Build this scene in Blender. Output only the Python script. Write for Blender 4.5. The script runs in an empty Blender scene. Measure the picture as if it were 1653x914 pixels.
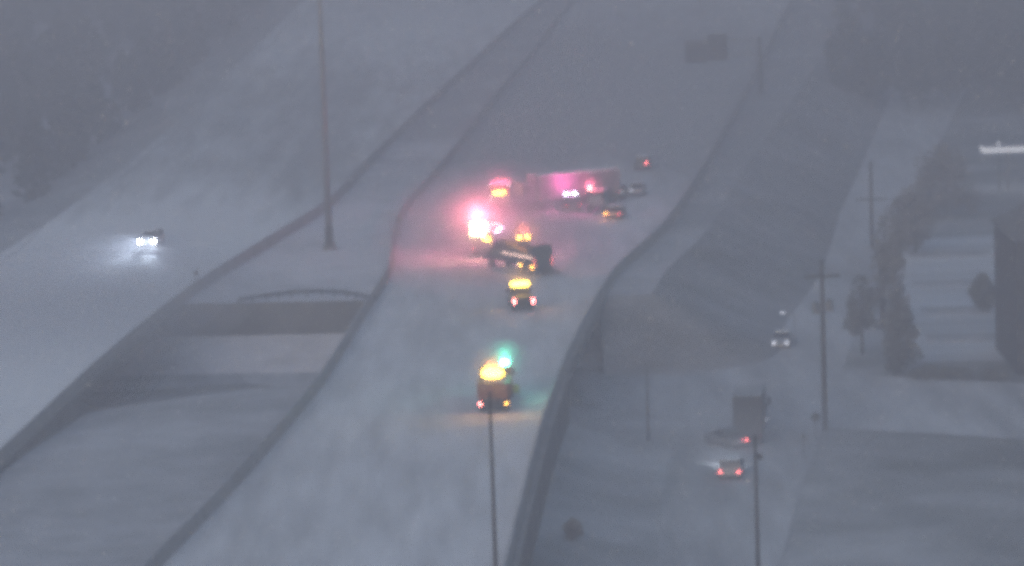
import bpy, bmesh, math, random
from mathutils import Vector, Matrix
random.seed(7)
R = math.radians
scene = bpy.context.scene
COL = scene.collection

# ------------------------------------------------------------------ camera
F = 6000.0; CX, CY = 826.5, 457.0            # focal length and centre, photograph pixels
HC = 55.0; PITCH = math.atan(857.0 / F); ROLL = R(-1.9)
CAMROT = Matrix.Rotation(R(90) - PITCH, 3, 'X') @ Matrix.Rotation(ROLL, 3, 'Z')
cd = bpy.data.cameras.new("camera"); cam = bpy.data.objects.new("camera", cd); COL.objects.link(cam)
cam.matrix_world = Matrix.Translation((0, 0, HC)) @ CAMROT.to_4x4()
cd.sensor_width = 36.0; cd.lens = F / 1653.0 * 36.0
cd.clip_start = 1.0; cd.clip_end = 6000.0
cd.dof.use_dof = True; cd.dof.focus_distance = 125.0; cd.dof.aperture_fstop = 1.5
scene.camera = cam

# ------------------------------------------------------------------ world, sun, exposure
SUN_EL, SUN_AZ = R(12), R(200)
w = bpy.data.worlds.new("World"); scene.world = w; w.use_nodes = True
nt = w.node_tree; nt.nodes.clear()
sky = nt.nodes.new('ShaderNodeTexSky'); sky.sky_type = 'NISHITA'; sky.sun_disc = False
sky.sun_elevation = SUN_EL; sky.sun_rotation = SUN_AZ; sky.air_density = 1.2; sky.dust_density = 3.0; sky.ozone_density = 1.5
hs = nt.nodes.new('ShaderNodeHueSaturation'); hs.inputs['Saturation'].default_value = 1.12
bg = nt.nodes.new('ShaderNodeBackground'); bg.inputs['Strength'].default_value = 0.15
ow = nt.nodes.new('ShaderNodeOutputWorld')
nt.links.new(sky.outputs[0], hs.inputs['Color']); nt.links.new(hs.outputs[0], bg.inputs[0]); nt.links.new(bg.outputs[0], ow.inputs[0])
sd = bpy.data.lights.new("sun", 'SUN'); so = bpy.data.objects.new("sun", sd); COL.objects.link(so)
sd.energy = 0.9; sd.angle = R(40); sd.color = (0.885, 0.87, 1.0)
so.rotation_euler = (R(90) - SUN_EL, 0, math.pi - SUN_AZ)
so.location = (0, 0, 300)
scene.view_settings.view_transform = 'Standard'; scene.view_settings.look = 'None'
scene.view_settings.gamma = 1.0; scene.view_settings.use_curve_mapping = False
scene.view_settings.exposure = 0.75
cy = scene.cycles
cy.use_denoising = True; cy.denoiser = 'OPENIMAGEDENOISE'; cy.denoising_input_passes = 'RGB_ALBEDO_NORMAL'; cy.denoising_prefilter = 'NONE'
cy.filter_width = 5.5
cy.max_bounces = 5; cy.diffuse_bounces = 2; cy.glossy_bounces = 2; cy.volume_bounces = 1
cy.sample_clamp_indirect = 4.0; cy.sample_clamp_direct = 0.0
cy.use_light_tree = True

# ------------------------------------------------------------------ helpers
def at(px, py, z=0.0):
    """the point of the level z seen at a pixel of the photograph"""
    d = CAMROT @ Vector(((px - CX) / F, -(py - CY) / F, -1.0))
    t = (z - HC) / d.z
    return Vector((d.x * t, d.y * t, z))
def tag(o, label=None, cat=None, group=None, kind=None):
    if label: o['label'] = label
    if cat: o['category'] = cat
    if group: o['group'] = group
    if kind: o['kind'] = kind
    return o
def empty(name, loc, yaw=0.0):
    o = bpy.data.objects.new(name, None); COL.objects.link(o)
    o.location = loc; o.rotation_euler = (0, 0, yaw); o.empty_display_size = 0.5
    return o
class MB:
    def __init__(s): s.bm = bmesh.new()
    def box(s, x0, x1, y0, y1, z0, z1, bev=0.0, tx=0.0, ty0=0.0, ty1=0.0, M=None):
        """a box; tx, ty0, ty1 pull the top in at the sides, back and front"""
        c = [(x0, y0, z0), (x1, y0, z0), (x1, y1, z0), (x0, y1, z0),
             (x0 + tx, y0 + ty0, z1), (x1 - tx, y0 + ty0, z1), (x1 - tx, y1 - ty1, z1), (x0 + tx, y1 - ty1, z1)]
        v = [s.bm.verts.new(p) for p in c]
        f = [s.bm.faces.new([v[i] for i in q]) for q in ((3, 2, 1, 0), (4, 5, 6, 7), (0, 1, 5, 4), (1, 2, 6, 5), (2, 3, 7, 6), (3, 0, 4, 7))]
        nv = v
        if bev > 0:
            e = list({e for g in f for e in g.edges})
            r = bmesh.ops.bevel(s.bm, geom=e, offset=bev, segments=2, affect='EDGES', clamp_overlap=True)
            nv = list({q for g in r['faces'] for q in g.verts})
        if M: bmesh.ops.transform(s.bm, matrix=M, verts=nv)
        return s
    def prism(s, prof, x0, x1, bev=0.0, tw=None):
        """profile in (y,z) across x; tw(z) narrows each side"""
        n = len(prof); k = tw or (lambda z: 0.0)
        a = [s.bm.verts.new((x0 + k(z), y, z)) for y, z in prof]
        b = [s.bm.verts.new((x1 - k(z), y, z)) for y, z in prof]
        f = [s.bm.faces.new(a[::-1]), s.bm.faces.new(b)]
        for i in range(n):
            j = (i + 1) % n
            f.append(s.bm.faces.new((a[i], a[j], b[j], b[i])))
        if bev > 0:
            e = list({e for g in f for e in g.edges})
            bmesh.ops.bevel(s.bm, geom=e, offset=bev, segments=2, affect='EDGES', clamp_overlap=True)
        return s
    def tube(s, p, q, r0, r1=None, n=12):
        r1 = r0 if r1 is None else r1
        p = Vector(p); q = Vector(q); d = (q - p)
        u = d.normalized(); a = u.orthogonal().normalized(); b = u.cross(a)
        A = []; B = []
        for i in range(n):
            t = 2 * math.pi * i / n; w_ = a * math.cos(t) + b * math.sin(t)
            A.append(s.bm.verts.new(p + w_ * r0)); B.append(s.bm.verts.new(q + w_ * r1))
        for i in range(n):
            j = (i + 1) % n; s.bm.faces.new((A[i], A[j], B[j], B[i]))
        s.bm.faces.new(A[::-1]); s.bm.faces.new(B)
        return s
    def ball(s, c, r, sx=1, sy=1, sz=1, sub=2):
        bmesh.ops.create_icosphere(s.bm, subdivisions=sub, radius=r,
            matrix=Matrix.Translation(c) @ Matrix.Diagonal((sx, sy, sz, 1)))
        return s
    def build(s, name, mat, parent=None, smooth=False):
        me = bpy.data.meshes.new(name)
        bmesh.ops.recalc_face_normals(s.bm, faces=s.bm.faces)
        s.bm.to_mesh(me); s.bm.free()
        if smooth:
            for p in me.polygons: p.use_smooth = True
        me.materials.append(mat)
        o = bpy.data.objects.new(name, me); COL.objects.link(o)
        if parent: o.parent = parent
        return o
def share(o, name, parent, loc, rot=None):
    c = bpy.data.objects.new(name, o.data); COL.objects.link(c); c.parent = parent; c.location = loc
    if rot: c.rotation_euler = rot
    return c

# ------------------------------------------------------------------ materials
def mat(name, col, rough=0.7, metal=0.0, var=0.15, scale=3.0, bump=0.0, bscale=8.0, spec=0.3):
    m = bpy.data.materials.new(name); m.use_nodes = True; n = m.node_tree.nodes; l = m.node_tree.links
    b = n['Principled BSDF']; b.inputs['Roughness'].default_value = rough; b.inputs['Metallic'].default_value = metal
    b.inputs['Specular IOR Level'].default_value = spec
    tc = n.new('ShaderNodeTexCoord'); nz = n.new('ShaderNodeTexNoise'); nz.inputs['Scale'].default_value = scale; nz.inputs['Detail'].default_value = 4
    cr = n.new('ShaderNodeValToRGB')
    cr.color_ramp.elements[0].position = 0.3; cr.color_ramp.elements[1].position = 0.7
    cr.color_ramp.elements[0].color = tuple(c * (1 - var) for c in col) + (1,)
    cr.color_ramp.elements[1].color = tuple(min(1, c * (1 + var)) for c in col) + (1,)
    l.new(tc.outputs['Object'], nz.inputs['Vector']); l.new(nz.outputs['Fac'], cr.inputs[0]); l.new(cr.outputs[0], b.inputs['Base Color'])
    if bump:
        n2 = n.new('ShaderNodeTexNoise'); n2.inputs['Scale'].default_value = bscale; n2.inputs['Detail'].default_value = 5
        bp = n.new('ShaderNodeBump'); bp.inputs['Strength'].default_value = bump; bp.inputs['Distance'].default_value = 0.1
        l.new(tc.outputs['Object'], n2.inputs['Vector']); l.new(n2.outputs['Fac'], bp.inputs['Height']); l.new(bp.outputs[0], b.inputs['Normal'])
    return m
def glow(name, col, strength):
    m = bpy.data.materials.new(name); m.use_nodes = True; n = m.node_tree.nodes; l = m.node_tree.links
    n.clear(); e = n.new('ShaderNodeEmission'); e.inputs[0].default_value = col + (1,); e.inputs[1].default_value = strength
    o = n.new('ShaderNodeOutputMaterial'); l.new(e.outputs[0], o.inputs[0]); m.cycles.emission_sampling = 'NONE'; return m
def snow(name, lo, hi, big=0.02, fine=0.25, streak=None, tilt=0.0, bare=False, ramp=None):
    """snow over dark ground: patches where wind has thinned it; streak stretches them along the road"""
    m = bpy.data.materials.new(name); m.use_nodes = True; n = m.node_tree.nodes; l = m.node_tree.links
    b = n['Principled BSDF']; b.inputs['Roughness'].default_value = 0.85; b.inputs['Specular IOR Level'].default_value = 0.15
    tc = n.new('ShaderNodeTexCoord'); mp = n.new('ShaderNodeMapping')
    l.new(tc.outputs['Object'], mp.inputs[0])
    mp.inputs['Rotation'].default_value = (0, 0, tilt)
    if streak: mp.inputs['Scale'].default_value = streak
    a = n.new('ShaderNodeTexNoise'); a.inputs['Scale'].default_value = big; a.inputs['Detail'].default_value = 6; a.inputs['Roughness'].default_value = 0.6
    c = n.new('ShaderNodeTexNoise'); c.inputs['Scale'].default_value = fine; c.inputs['Detail'].default_value = 4
    l.new(mp.outputs[0], a.inputs['Vector']); l.new(mp.outputs[0], c.inputs['Vector'])
    mx = n.new('ShaderNodeMath'); mx.operation = 'MULTIPLY_ADD'; mx.inputs[1].default_value = 0.35
    l.new(c.outputs['Fac'], mx.inputs[0]); 
    sc = n.new('ShaderNodeMath'); sc.operation = 'MULTIPLY'; sc.inputs[1].default_value = 0.65
    l.new(a.outputs['Fac'], sc.inputs[0]); l.new(sc.outputs[0], mx.inputs[2])
    cr = n.new('ShaderNodeValToRGB'); cr.color_ramp.elements[0].position = 0.36; cr.color_ramp.elements[1].position = 0.62
    cr.color_ramp.elements[0].color = lo + (1,); cr.color_ramp.elements[1].color = hi + (1,)
    src = mx
    if bare:      # the snow thins out over the open field to the east
        sx = n.new('ShaderNodeSeparateXYZ'); l.new(tc.outputs['Object'], sx.inputs[0])
        mr = n.new('ShaderNodeMapRange'); mr.inputs[1].default_value = 24; mr.inputs[2].default_value = 54; mr.inputs[3].default_value = 0.0; mr.inputs[4].default_value = -0.12
        l.new(sx.outputs[0], mr.inputs[0]); ad = n.new('ShaderNodeMath'); ad.operation = 'ADD'
        l.new(mx.outputs[0], ad.inputs[0]); l.new(mr.outputs[0], ad.inputs[1]); src = ad
    if ramp:      # deeper or thinner snow, or painted-in glow, along the road: (distance, how much) pairs
        sx = n.new('ShaderNodeSeparateXYZ'); l.new(tc.outputs['Object'], sx.inputs[0])
        for (ya, yb, v) in ramp:
            mr = n.new('ShaderNodeMapRange'); mr.interpolation_type = 'SMOOTHSTEP'
            mr.inputs[1].default_value = ya; mr.inputs[2].default_value = yb; mr.inputs[3].default_value = 0.0; mr.inputs[4].default_value = v
            l.new(sx.outputs[1], mr.inputs[0]); ad = n.new('ShaderNodeMath'); ad.operation = 'ADD'
            l.new(src.outputs[0], ad.inputs[0]); l.new(mr.outputs[0], ad.inputs[1]); src = ad
    l.new(src.outputs[0], cr.inputs[0]); l.new(cr.outputs[0], b.inputs['Base Color'])
    bp = n.new('ShaderNodeBump'); bp.inputs['Strength'].default_value = 0.5; bp.inputs['Distance'].default_value = 0.3
    l.new(c.outputs['Fac'], bp.inputs['Height']); l.new(bp.outputs[0], b.inputs['Normal'])
    return m
M = dict(
    ground=snow('snow_over_grass', (0.19, 0.195, 0.20), (0.56, 0.57, 0.60), 0.022, 0.12, bare=True),
    road=snow('packed_snow_road', (0.34, 0.35, 0.37), (0.74, 0.75, 0.79), 0.05, 0.5, (1, 0.12, 1), R(6), ramp=((180, 200, .08), (430, 540, -.30), (640, 820, .22))),
    roadl=snow('headlit_snow_road', (0.36, 0.37, 0.39), (0.84, 0.86, 0.90), 0.05, 0.4, (1, 0.1, 1), R(12), ramp=((180, 200, .24), (390, 520, -.34), (600, 760, .2))),  # near stretch lighter: headlight glow put partly into the snow colour
    verge=snow('drifted_snow', (0.32, 0.32, 0.35), (0.70, 0.70, 0.75), 0.03, 0.3, ramp=((180, 200, .12), (430, 560, -.25))),
    median=snow('thin_snow_median', (0.26, 0.27, 0.29), (0.50, 0.51, 0.55), 0.04, 0.3, ramp=((400, 500, -.15),)),
    slope=snow('windblown_grass_slope', (0.15, 0.15, 0.155), (0.36, 0.36, 0.38), 0.03, 0.2),
    front=snow('rutted_snow_road', (0.27, 0.28, 0.30), (0.57, 0.58, 0.61), 0.05, 0.4, (1, 0.15, 1), R(8)),
    lot=snow('lit_lot_snow', (0.30, 0.32, 0.35), (0.66, 0.69, 0.74), 0.05, 0.3, (0.1, 1, 1)),  # lamp light on the lot put into the brighter, bluish snow colour
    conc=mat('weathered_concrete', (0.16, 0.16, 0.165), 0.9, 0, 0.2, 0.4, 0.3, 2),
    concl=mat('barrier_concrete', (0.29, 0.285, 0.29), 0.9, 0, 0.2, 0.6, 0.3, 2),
    concd=mat('shaded_concrete', (0.12, 0.122, 0.13), 0.9, 0, 0.25, 0.3, 0.3, 2),  # darker copy of the concrete; shade on the walls put into its colour
    steel=mat('galvanised_steel', (0.17, 0.17, 0.18), 0.6, 0.3, 0.15, 1.5),
    dsteel=mat('dark_steel', (0.05, 0.05, 0.055), 0.6, 0.3, 0.2, 2),
    wood=mat('creosoted_wood', (0.055, 0.05, 0.045), 0.9, 0, 0.3, 2, 0.3),
    bark=mat('bark', (0.05, 0.045, 0.04), 0.95, 0, 0.3, 3, 0.5),
    leafs=mat('snowy_needles', (0.13, 0.135, 0.14), 0.9, 0, 0.35, 1.2),
    leaf=mat('evergreen_needles', (0.022, 0.026, 0.024), 0.9, 0, 0.35, 1.2),
    twig=mat('snowy_twigs', (0.17, 0.165, 0.165), 0.95, 0, 0.3, 2),
    rubber=mat('tyre_rubber', (0.03, 0.03, 0.03), 0.9, 0, 0.2, 6),
    rim=mat('wheel_rim', (0.35, 0.35, 0.36), 0.4, 0.8, 0.1, 5),
    glass=mat('vehicle_glass', (0.02, 0.022, 0.028), 0.12, 0, 0.1, 2, spec=0.6),
    black=mat('black_plastic', (0.03, 0.03, 0.03), 0.7, 0, 0.2, 5),
    white=mat('dirty_white_paint', (0.62, 0.62, 0.62), 0.5, 0, 0.12, 1.2),
    red=mat('fire_engine_red', (0.35, 0.03, 0.03), 0.4, 0, 0.12, 1.2),
    orange=mat('plow_orange', (0.20, 0.085, 0.04), 0.5, 0, 0.2, 1.2),
    dkblue=mat('dark_blue_paint', (0.03, 0.04, 0.08), 0.4, 0, 0.2, 1.2),
    charcoal=mat('charcoal_paint', (0.045, 0.047, 0.05), 0.4, 0, 0.2, 1.2),
    silver=mat('silver_paint', (0.38, 0.38, 0.40), 0.4, 0.3, 0.12, 1.2),
    tan=mat('bronze_paint', (0.26, 0.18, 0.14), 0.4, 0.2, 0.12, 1.2),
    grey=mat('grey_box_panel', (0.04, 0.042, 0.05), 0.6, 0, 0.2, 0.8),
    yellow=mat('boom_yellow', (0.55, 0.35, 0.10), 0.5, 0, 0.15, 1.2),
    snowcap=snow('loose_snow', (0.66, 0.67, 0.70), (0.82, 0.83, 0.86), 0.5, 2.0),
    wall=mat('dark_cladding', (0.04, 0.04, 0.045), 0.8, 0, 0.2, 0.3),
    roof=mat('shingle_roof', (0.12, 0.12, 0.13), 0.9, 0, 0.25, 0.5),
    sign=mat('sign_back', (0.03, 0.032, 0.033), 0.7, 0.2, 0.15, 0.8),
    chev=mat('reflective_stripe', (0.75, 0.55, 0.50), 0.4, 0, 0.1, 3),
    panel=mat('dull_grey_trailer_skin', (0.21, 0.21, 0.22), 0.6, 0, 0.15, .5),
    e_amber=glow('amber_led', (1.0, 0.55, 0.06), 22), e_amber2=glow('amber_marker', (1.0, 0.45, 0.06), 14),
    e_yel=glow('yellow_arrow_lamps', (1.0, 0.66, 0.06), 22),
    e_red=glow('red_tail', (1.0, 0.16, 0.16), 6), e_redh=glow('red_beacon', (1.0, 0.22, 0.20), 26), e_redl=glow('dim_red_tail', (1.0, 0.10, 0.14), 4),
    e_white=glow('white_headlamp', (0.92, 0.94, 1.0), 40), e_scene=glow('scene_floodlight', (1.0, 0.82, 0.36), 26),
    e_green=glow('green_beacon', (0.15, 1.0, 0.62), 22), e_dimw=glow('dim_headlamp', (0.85, 0.87, 1.0), 2.2),
    e_rail=glow('rail_glow', (1.0, .62, .50), 3.0), e_faint=glow('faint_lamp', (.85, .87, 1.0), 1.1), e_viol=glow('violet_white_led', (0.85, 0.72, 1.0), 22), e_orange=glow('orange_beacon', (1.0, 0.30, 0.12), 7),
    e_canopy=glow('canopy_lights', (0.92, 0.93, 1.0), 0.8), e_strip=glow('led_strip', (1.0, 0.78, 0.85), 6),
)
HALO = []  # snow clouds added to imitate the bloom round lamps
def halo(parent, loc, label, rx, ry, rz, dens):
    HALO.append((Matrix.Translation(parent.location) @ parent.rotation_euler.to_matrix().to_4x4() @ Vector(loc), label, rx, ry, rz, dens))
def lamp(parent, loc, col, watts, r=0.15, spot=None, aim=None):
    """the light a lamp throws: a point lamp, or a spot turned along aim (vehicle space)"""
    d = bpy.data.lights.new('lamp_light', 'SPOT' if spot else 'POINT'); d.color = col; d.energy = watts; d.shadow_soft_size = r
    o = bpy.data.objects.new('lamp_light', d); COL.objects.link(o); o.parent = parent; o.location = loc
    if spot:
        d.spot_size = R(spot); d.spot_blend = 0.8
        o.rotation_euler = Vector(aim).to_track_quat('-Z', 'Y').to_euler()
    return o

# ------------------------------------------------------------------ the lines of the two carriageways
def line(pts, z=0.0):
    v = sorted([at(x, y, z) for x, y in pts], key=lambda p: p.y)
    return v
def X(ln, Y):
    """x of a line at the depth Y, run on straight past its ends"""
    if Y <= ln[0].y: a, b = ln[0], ln[1]
    elif Y >= ln[-1].y: a, b = ln[-2], ln[-1]
    else:
        for a, b in zip(ln, ln[1:]):
            if a.y <= Y <= b.y: break
    t = (Y - a.y) / (b.y - a.y)
    return a.x + (b.x - a.x) * t
def smooth_line(ln, n=60, it=3):
    ys = [ln[0].y + (ln[-1].y - ln[0].y) * i / n for i in range(n + 1)]
    xs = [X(ln, y) for y in ys]
    for _ in range(it):
        xs = [xs[0]] + [(xs[i - 1] + 2 * xs[i] + xs[i + 1]) / 4 for i in range(1, n)] + [xs[-1]]
    return [Vector((x, y, 0)) for x, y in zip(xs, ys)]
LEFT_OUT = smooth_line(line([(520, -30), (430, 60), (300, 185), (180, 285), (60, 372), (0, 410), (-130, 500), (-300, 620), (-600, 840)]))
LEFT_IN = smooth_line(line([(912, -30), (880, 0), (810, 62), (740, 128), (690, 173), (640, 222), (590, 272), (545, 322), (515, 348), (450, 386), (390, 424), (345, 451), (318, 470), (290, 490), (240, 530), (150, 605), (60, 692), (0, 747), (-90, 830), (-260, 990)]), 90, 2)
MAIN_L = smooth_line(line([(952, -30), (925, 5), (830, 125), (760, 213), (700, 290), (665, 326), (645, 355), (635, 385), (632, 435), (618, 466), (597, 492), (575, 530), (520, 620), (420, 740), (340, 826), (255, 914), (170, 1000), (70, 1110)]), 110, 2)
MAIN_R = smooth_line(line([(1300, -30), (1275, 10), (1240, 80), (1190, 180), (1135, 280), (1110, 320), (1080, 365), (1040, 405), (995, 440), (965, 490), (935, 545), (905, 610), (880, 680), (858, 760), (838, 840), (820, 914), (795, 1020), (775, 1110)]), 110, 2)
Y0, Y1 = 190.0, 1500.0                       # how far the roads are built
LOW = -6.0                                    # level of the frontage road and cross street
far_a, far_b = at(290, 490), at(590, 484)
near_a, near_b = at(325, 623), at(520, 619)
def yfar(x): return far_a.y + (far_b.y - far_a.y) * (x - far_a.x) / (far_b.x - far_a.x)
def ynear(x): return near_a.y + (near_b.y - near_a.y) * (x - near_a.x) / (near_b.x - near_a.x)
YF, YN = yfar(0), ynear(0)
def stations(a, b, step=6.0):
    n = max(1, int((b - a) / step)); return [a + (b - a) * i / n for i in range(n + 1)]
def sheet(name, rows, m, kind='structure'):
    """rows of points, all of one length"""
    b = bmesh.new(); V = [[b.verts.new(p) for p in r] for r in rows]
    for r, q in zip(V, V[1:]):
        for i in range(len(r) - 1):
            b.faces.new((r[i], r[i + 1], q[i + 1], q[i]))
    bmesh.ops.recalc_face_normals(b, faces=b.faces)
    me = bpy.data.meshes.new(name); b.to_mesh(me); b.free(); me.materials.append(m)
    for p in me.polygons: p.use_smooth = True
    o = bpy.data.objects.new(name, me); COL.objects.link(o)
    if kind: o['kind'] = kind
    return o
def lerp(a, b, t): return a + (b - a) * t

# ------------------------------------------------------------------ the ground, the fills and the roads
gx = [-3500, -1500, -700] + list(range(-400, 401, 20)) + [700, 1500, 3500]
gy = [-1500, -400, 0, 120] + list(range(180, 1300, 20)) + [1600, 2200, 4500]
rows = []
for y in gy:
    r = []
    for x in gx:
        h = LOW
        if 150 < y < 1400 and abs(x) < 420: h += 0.02 * math.sin(x * 0.11 + y * 0.02) * math.sin(y * 0.045 + x * 0.03)
        r.append(Vector((x, y, h - 0.035)))
    rows.append(r)
sheet('ground', rows, M['ground'])

def main_road_rows():
    out = []
    for y in stations(Y0, Y1):
        a, b = X(MAIN_L, y), X(MAIN_R, y)
        out.append([Vector((lerp(a, b, t), y, 0.0)) for t in (0, .15, .3, .5, .7, .85, 1)])
    return out
sheet('main_road', main_road_rows(), M['road'])
sheet('opposite_road', [[Vector((lerp(X(LEFT_OUT, y), X(LEFT_IN, y), t), y, 0.0)) for t in (0, .2, .4, .6, .8, 1)] for y in stations(Y0, Y1)], M['roadl'])
# far fill: the verge between the carriageways, level with them
def clip_rows(xa, xb, y0f, y1f, z=-0.05, nx=6, step=6.0):
    """a sheet whose near and far ends follow y0f(x), y1f(x)"""
    N = max(2, int((y1f(0) - y0f(0)) / step)); out = []
    for i in range(N + 1):
        r = []
        for j in range(nx + 1):
            t = j / nx
            ym = y0f(0) + (y1f(0) - y0f(0)) * i / N
            x = lerp(xa(ym), xb(ym), t)
            y = lerp(y0f(x), y1f(x), i / N)
            x = lerp(xa(y), xb(y), t)
            r.append(Vector((x, y, z)))
        out.append(r)
    return out
sheet('far_median', clip_rows(lambda y: X(LEFT_IN, y) - 1, lambda y: X(MAIN_L, y) + 1, yfar, lambda x: Y1), M['verge'])
# right shoulder ledge and grassy slope beyond the cross street
def ledge(y): return 5.0 if y < 480 else 5.0 + min(8, (y - 480) * 0.03)
sheet('far_shoulder', clip_rows(lambda y: X(MAIN_R, y) - 1, lambda y: X(MAIN_R, y) + ledge(y), yfar, lambda x: Y1, nx=3), M['median'])
def slope_rows():
    out = []
    for y in stations(yfar(10) , Y1):
        a = X(MAIN_R, y) + ledge(y); out.append([Vector((a + 13 * t, y - 0.0 * t, -0.05 + (LOW - 0.1) * t)) for t in (0, .1, .35, .65, .9, 1)])
    return out
sheet('far_embankment', slope_rows(), M['slope'])
# left-hand slope down from the opposite carriageway to the wood
def scallop(y): return 2.2 * math.sin(y * .031) + 1.4 * math.sin(y * .083 + 1)
sheet('left_shoulder', [[Vector((X(LEFT_OUT, y) - d, y, z)) for d, z in ((-1.5 + .5 * scallop(y), 0.004), (2.5, -0.05), (5 + scallop(y), -0.6))] for y in stations(Y0, Y1)], M['median'])
sheet('left_embankment', [[Vector((X(LEFT_OUT, y) - d, y, z)) for d, z in ((4.5 + scallop(y), -0.62), (11, -3), (18, LOW - 0.1))] for y in stations(Y0, Y1)], M['slope'])
sheet('wall_foot_verge', [[Vector((X(MAIN_R, y) + d, y, z)) for d, z in ((.5, -3.9), (3, -4.6), (6.5, -5.6), (11, LOW - 0.12))] for y in stations(Y0, ynear(4) - 1)], M['ground'])
# near fill: median dropping toward the retaining wall of the opposite carriageway
def hwall(y): return 0.2 + 2.2 / (1 + math.exp(-(y - 312) / 8))
sheet('near_median', [[Vector((lerp(X(LEFT_IN, y), X(MAIN_L, y), t), min(y, 9e9), -0.05 - hwall(y) * (1 - t) ** 1.5)) for t in (0, .1, .25, .45, .65, .85, 1)]
      for y in stations(Y0, (near_a.y + near_b.y) / 2)], M['median'])

# header slope under the far ends of the bridges, and the cross street
WL, WR = X(LEFT_OUT, YF) - 14, X(MAIN_R, YF) + 18
def hdr(x, d, z): return Vector((x, yfar(x) - d, z))
n = 24
xs = [lerp(WL, X(MAIN_R, YF) + 1, i / n) for i in range(n + 1)]
sheet('header_slope', [[hdr(x, 0.3, -3.4) for x in xs], [hdr(x, 4, -4.4) for x in xs], [hdr(x, 9, LOW - 0.02) for x in xs]], M['verge'])
xr = [lerp(X(MAIN_R, YF) - .5, WR, i / 8) for i in range(9)]
xc = X(MAIN_R, YF) + 5.0
xr = [x for x in xr if x < xc] + [xc]
rows = [[hdr(x, 0, -0.05) for x in xr], [hdr(x, 6, -2.5) for x in xr], [hdr(x, 14, LOW - 0.12) for x in xr]]
for k in range(1, 10):                        # the corner turns in a cone
    a = R(k * 10); 
    for rr_, q in zip(rows, ((0.05, -0.05), (0.42, -2.5), (1.0, LOW - 0.12))):
        rr_.append(Vector((xc + 13 * q[0] * math.sin(a), yfar(xc) - 14 * q[0] * math.cos(a), q[1])))
sheet('header_grass', rows, M['slope'])
def strip(name, pts, half, z, m, nx=4):
    P = [at(x, y, z) for x, y in pts]; out = []
    S = []
    for a, b in zip(P, P[1:]):
        k = max(1, int((b - a).length / 8)); S += [a.lerp(b, i / k) for i in range(k)]
    S.append(P[-1])
    for i, p in enumerate(S):
        d = (S[min(i + 1, len(S) - 1)] - S[max(i - 1, 0)]).normalized(); nrm = Vector((d.y, -d.x, 0))
        out.append([p + nrm * lerp(-half, half, j / nx) for j in range(nx + 1)])
    return sheet(name, out, m)
strip('cross_street', [(-900, 640), (0, 606), (440, 583), (900, 605), (1250, 640), (1653, 662), (2300, 700)], 13.5, LOW + 0.03, M['front'])
strip('frontage_road', [(1060, 1150), (1125, 914), (1172, 790), (1208, 710), (1250, 615), (1300, 505), (1352, 400), (1425, 275), (1500, 150), (1600, 30)], 6.2, LOW + 0.036, M['front'])
b = bmesh.new()
def poly(name, pts, z, m):
    P = [at(x, y, z) for x, y in pts]
    me = bpy.data.meshes.new(name); me.from_pydata([tuple(p) for p in P], [], [list(range(len(P)))]); me.materials.append(m)
    o = bpy.data.objects.new(name, me); COL.objects.link(o); o['kind'] = 'structure'; return o
poly('parking_lot', [(1478, 585), (1900, 575), (1760, 372), (1465, 385), (1440, 470)], LOW + 0.042, M['lot'])
for k, (y, x0, x1) in enumerate([(414, 1470, 1600), (461, 1475, 1600), (505, 1490, 1596), (548, 1495, 1700)]):
    a, c = at(x0, y, LOW), at(x1, y - 4, LOW); mb = MB()
    d = (c - a); L = d.length; ang = math.atan2(d.y, d.x)
    mb.box(0, L, -2.6, 2.6, 0, 0.14, 0.05)
    o = mb.build('planting_island', M['median']); o.location = (a.x, a.y, LOW + 0.04); o.rotation_euler.z = ang
    tag(o, kind='structure')

# ------------------------------------------------------------------ barriers, walls and bridges
def ribbon(name, ln, y0, y1, prof, m, parent=None, zf=None, step=5.0):
    """a profile (x offset, z) swept along a line of the road"""
    b = bmesh.new(); ys = stations(y0, y1, step); P = []
    for y in ys:
        dx = (X(ln, y + 2) - X(ln, y - 2)) / 4; k = 1 / math.sqrt(1 + dx * dx)
        P.append([b.verts.new((X(ln, y) + ox * k, y - ox * dx * k, z if zf is None else zf(y, z))) for ox, z in prof])
    c = len(prof)
    for r, q in zip(P, P[1:]):
        for i in range(c): j = (i + 1) % c; b.faces.new((r[i], r[j], q[j], q[i]))
    b.faces.new(P[0]); b.faces.new(P[-1][::-1])
    bmesh.ops.recalc_face_normals(b, faces=b.faces)
    me = bpy.data.meshes.new(name); b.to_mesh(me); b.free(); me.materials.append(m)
    o = bpy.data.objects.new(name, me); COL.objects.link(o)
    if parent: o.parent = parent
    return o
JB = [(-0.32, -0.04), (0.32, -0.04), (0.30, 0.12), (0.16, 0.35), (0.12, 1.05), (-0.12, 1.05), (-0.16, 0.35), (-0.30, 0.12)]
def barrier(label, ln, y0, y1, prof=JB, capz=1.05, m='concl'):
    r = empty('roadside_barrier', (0, 0, 0)); tag(r, label, 'barrier')
    ribbon('barrier_wall', ln, y0, y1, prof, M[m], r)
    ribbon('snow_cap', ln, y0, y1, [(-0.11, capz + .005), (0.11, capz + .005), (0.06, capz + 0.05), (-0.06, capz + 0.05)], M['median'], r)
    return r
barrier('dark concrete barrier along the left edge of the crash carriageway', MAIN_L, Y0, Y1)
barrier('dark concrete barrier along the right edge of the crash carriageway', MAIN_R, Y0, Y1)
barrier('long dark barrier beside the tall mast, edging the carriageway with the oncoming car', LEFT_IN, Y0, Y1)
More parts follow.
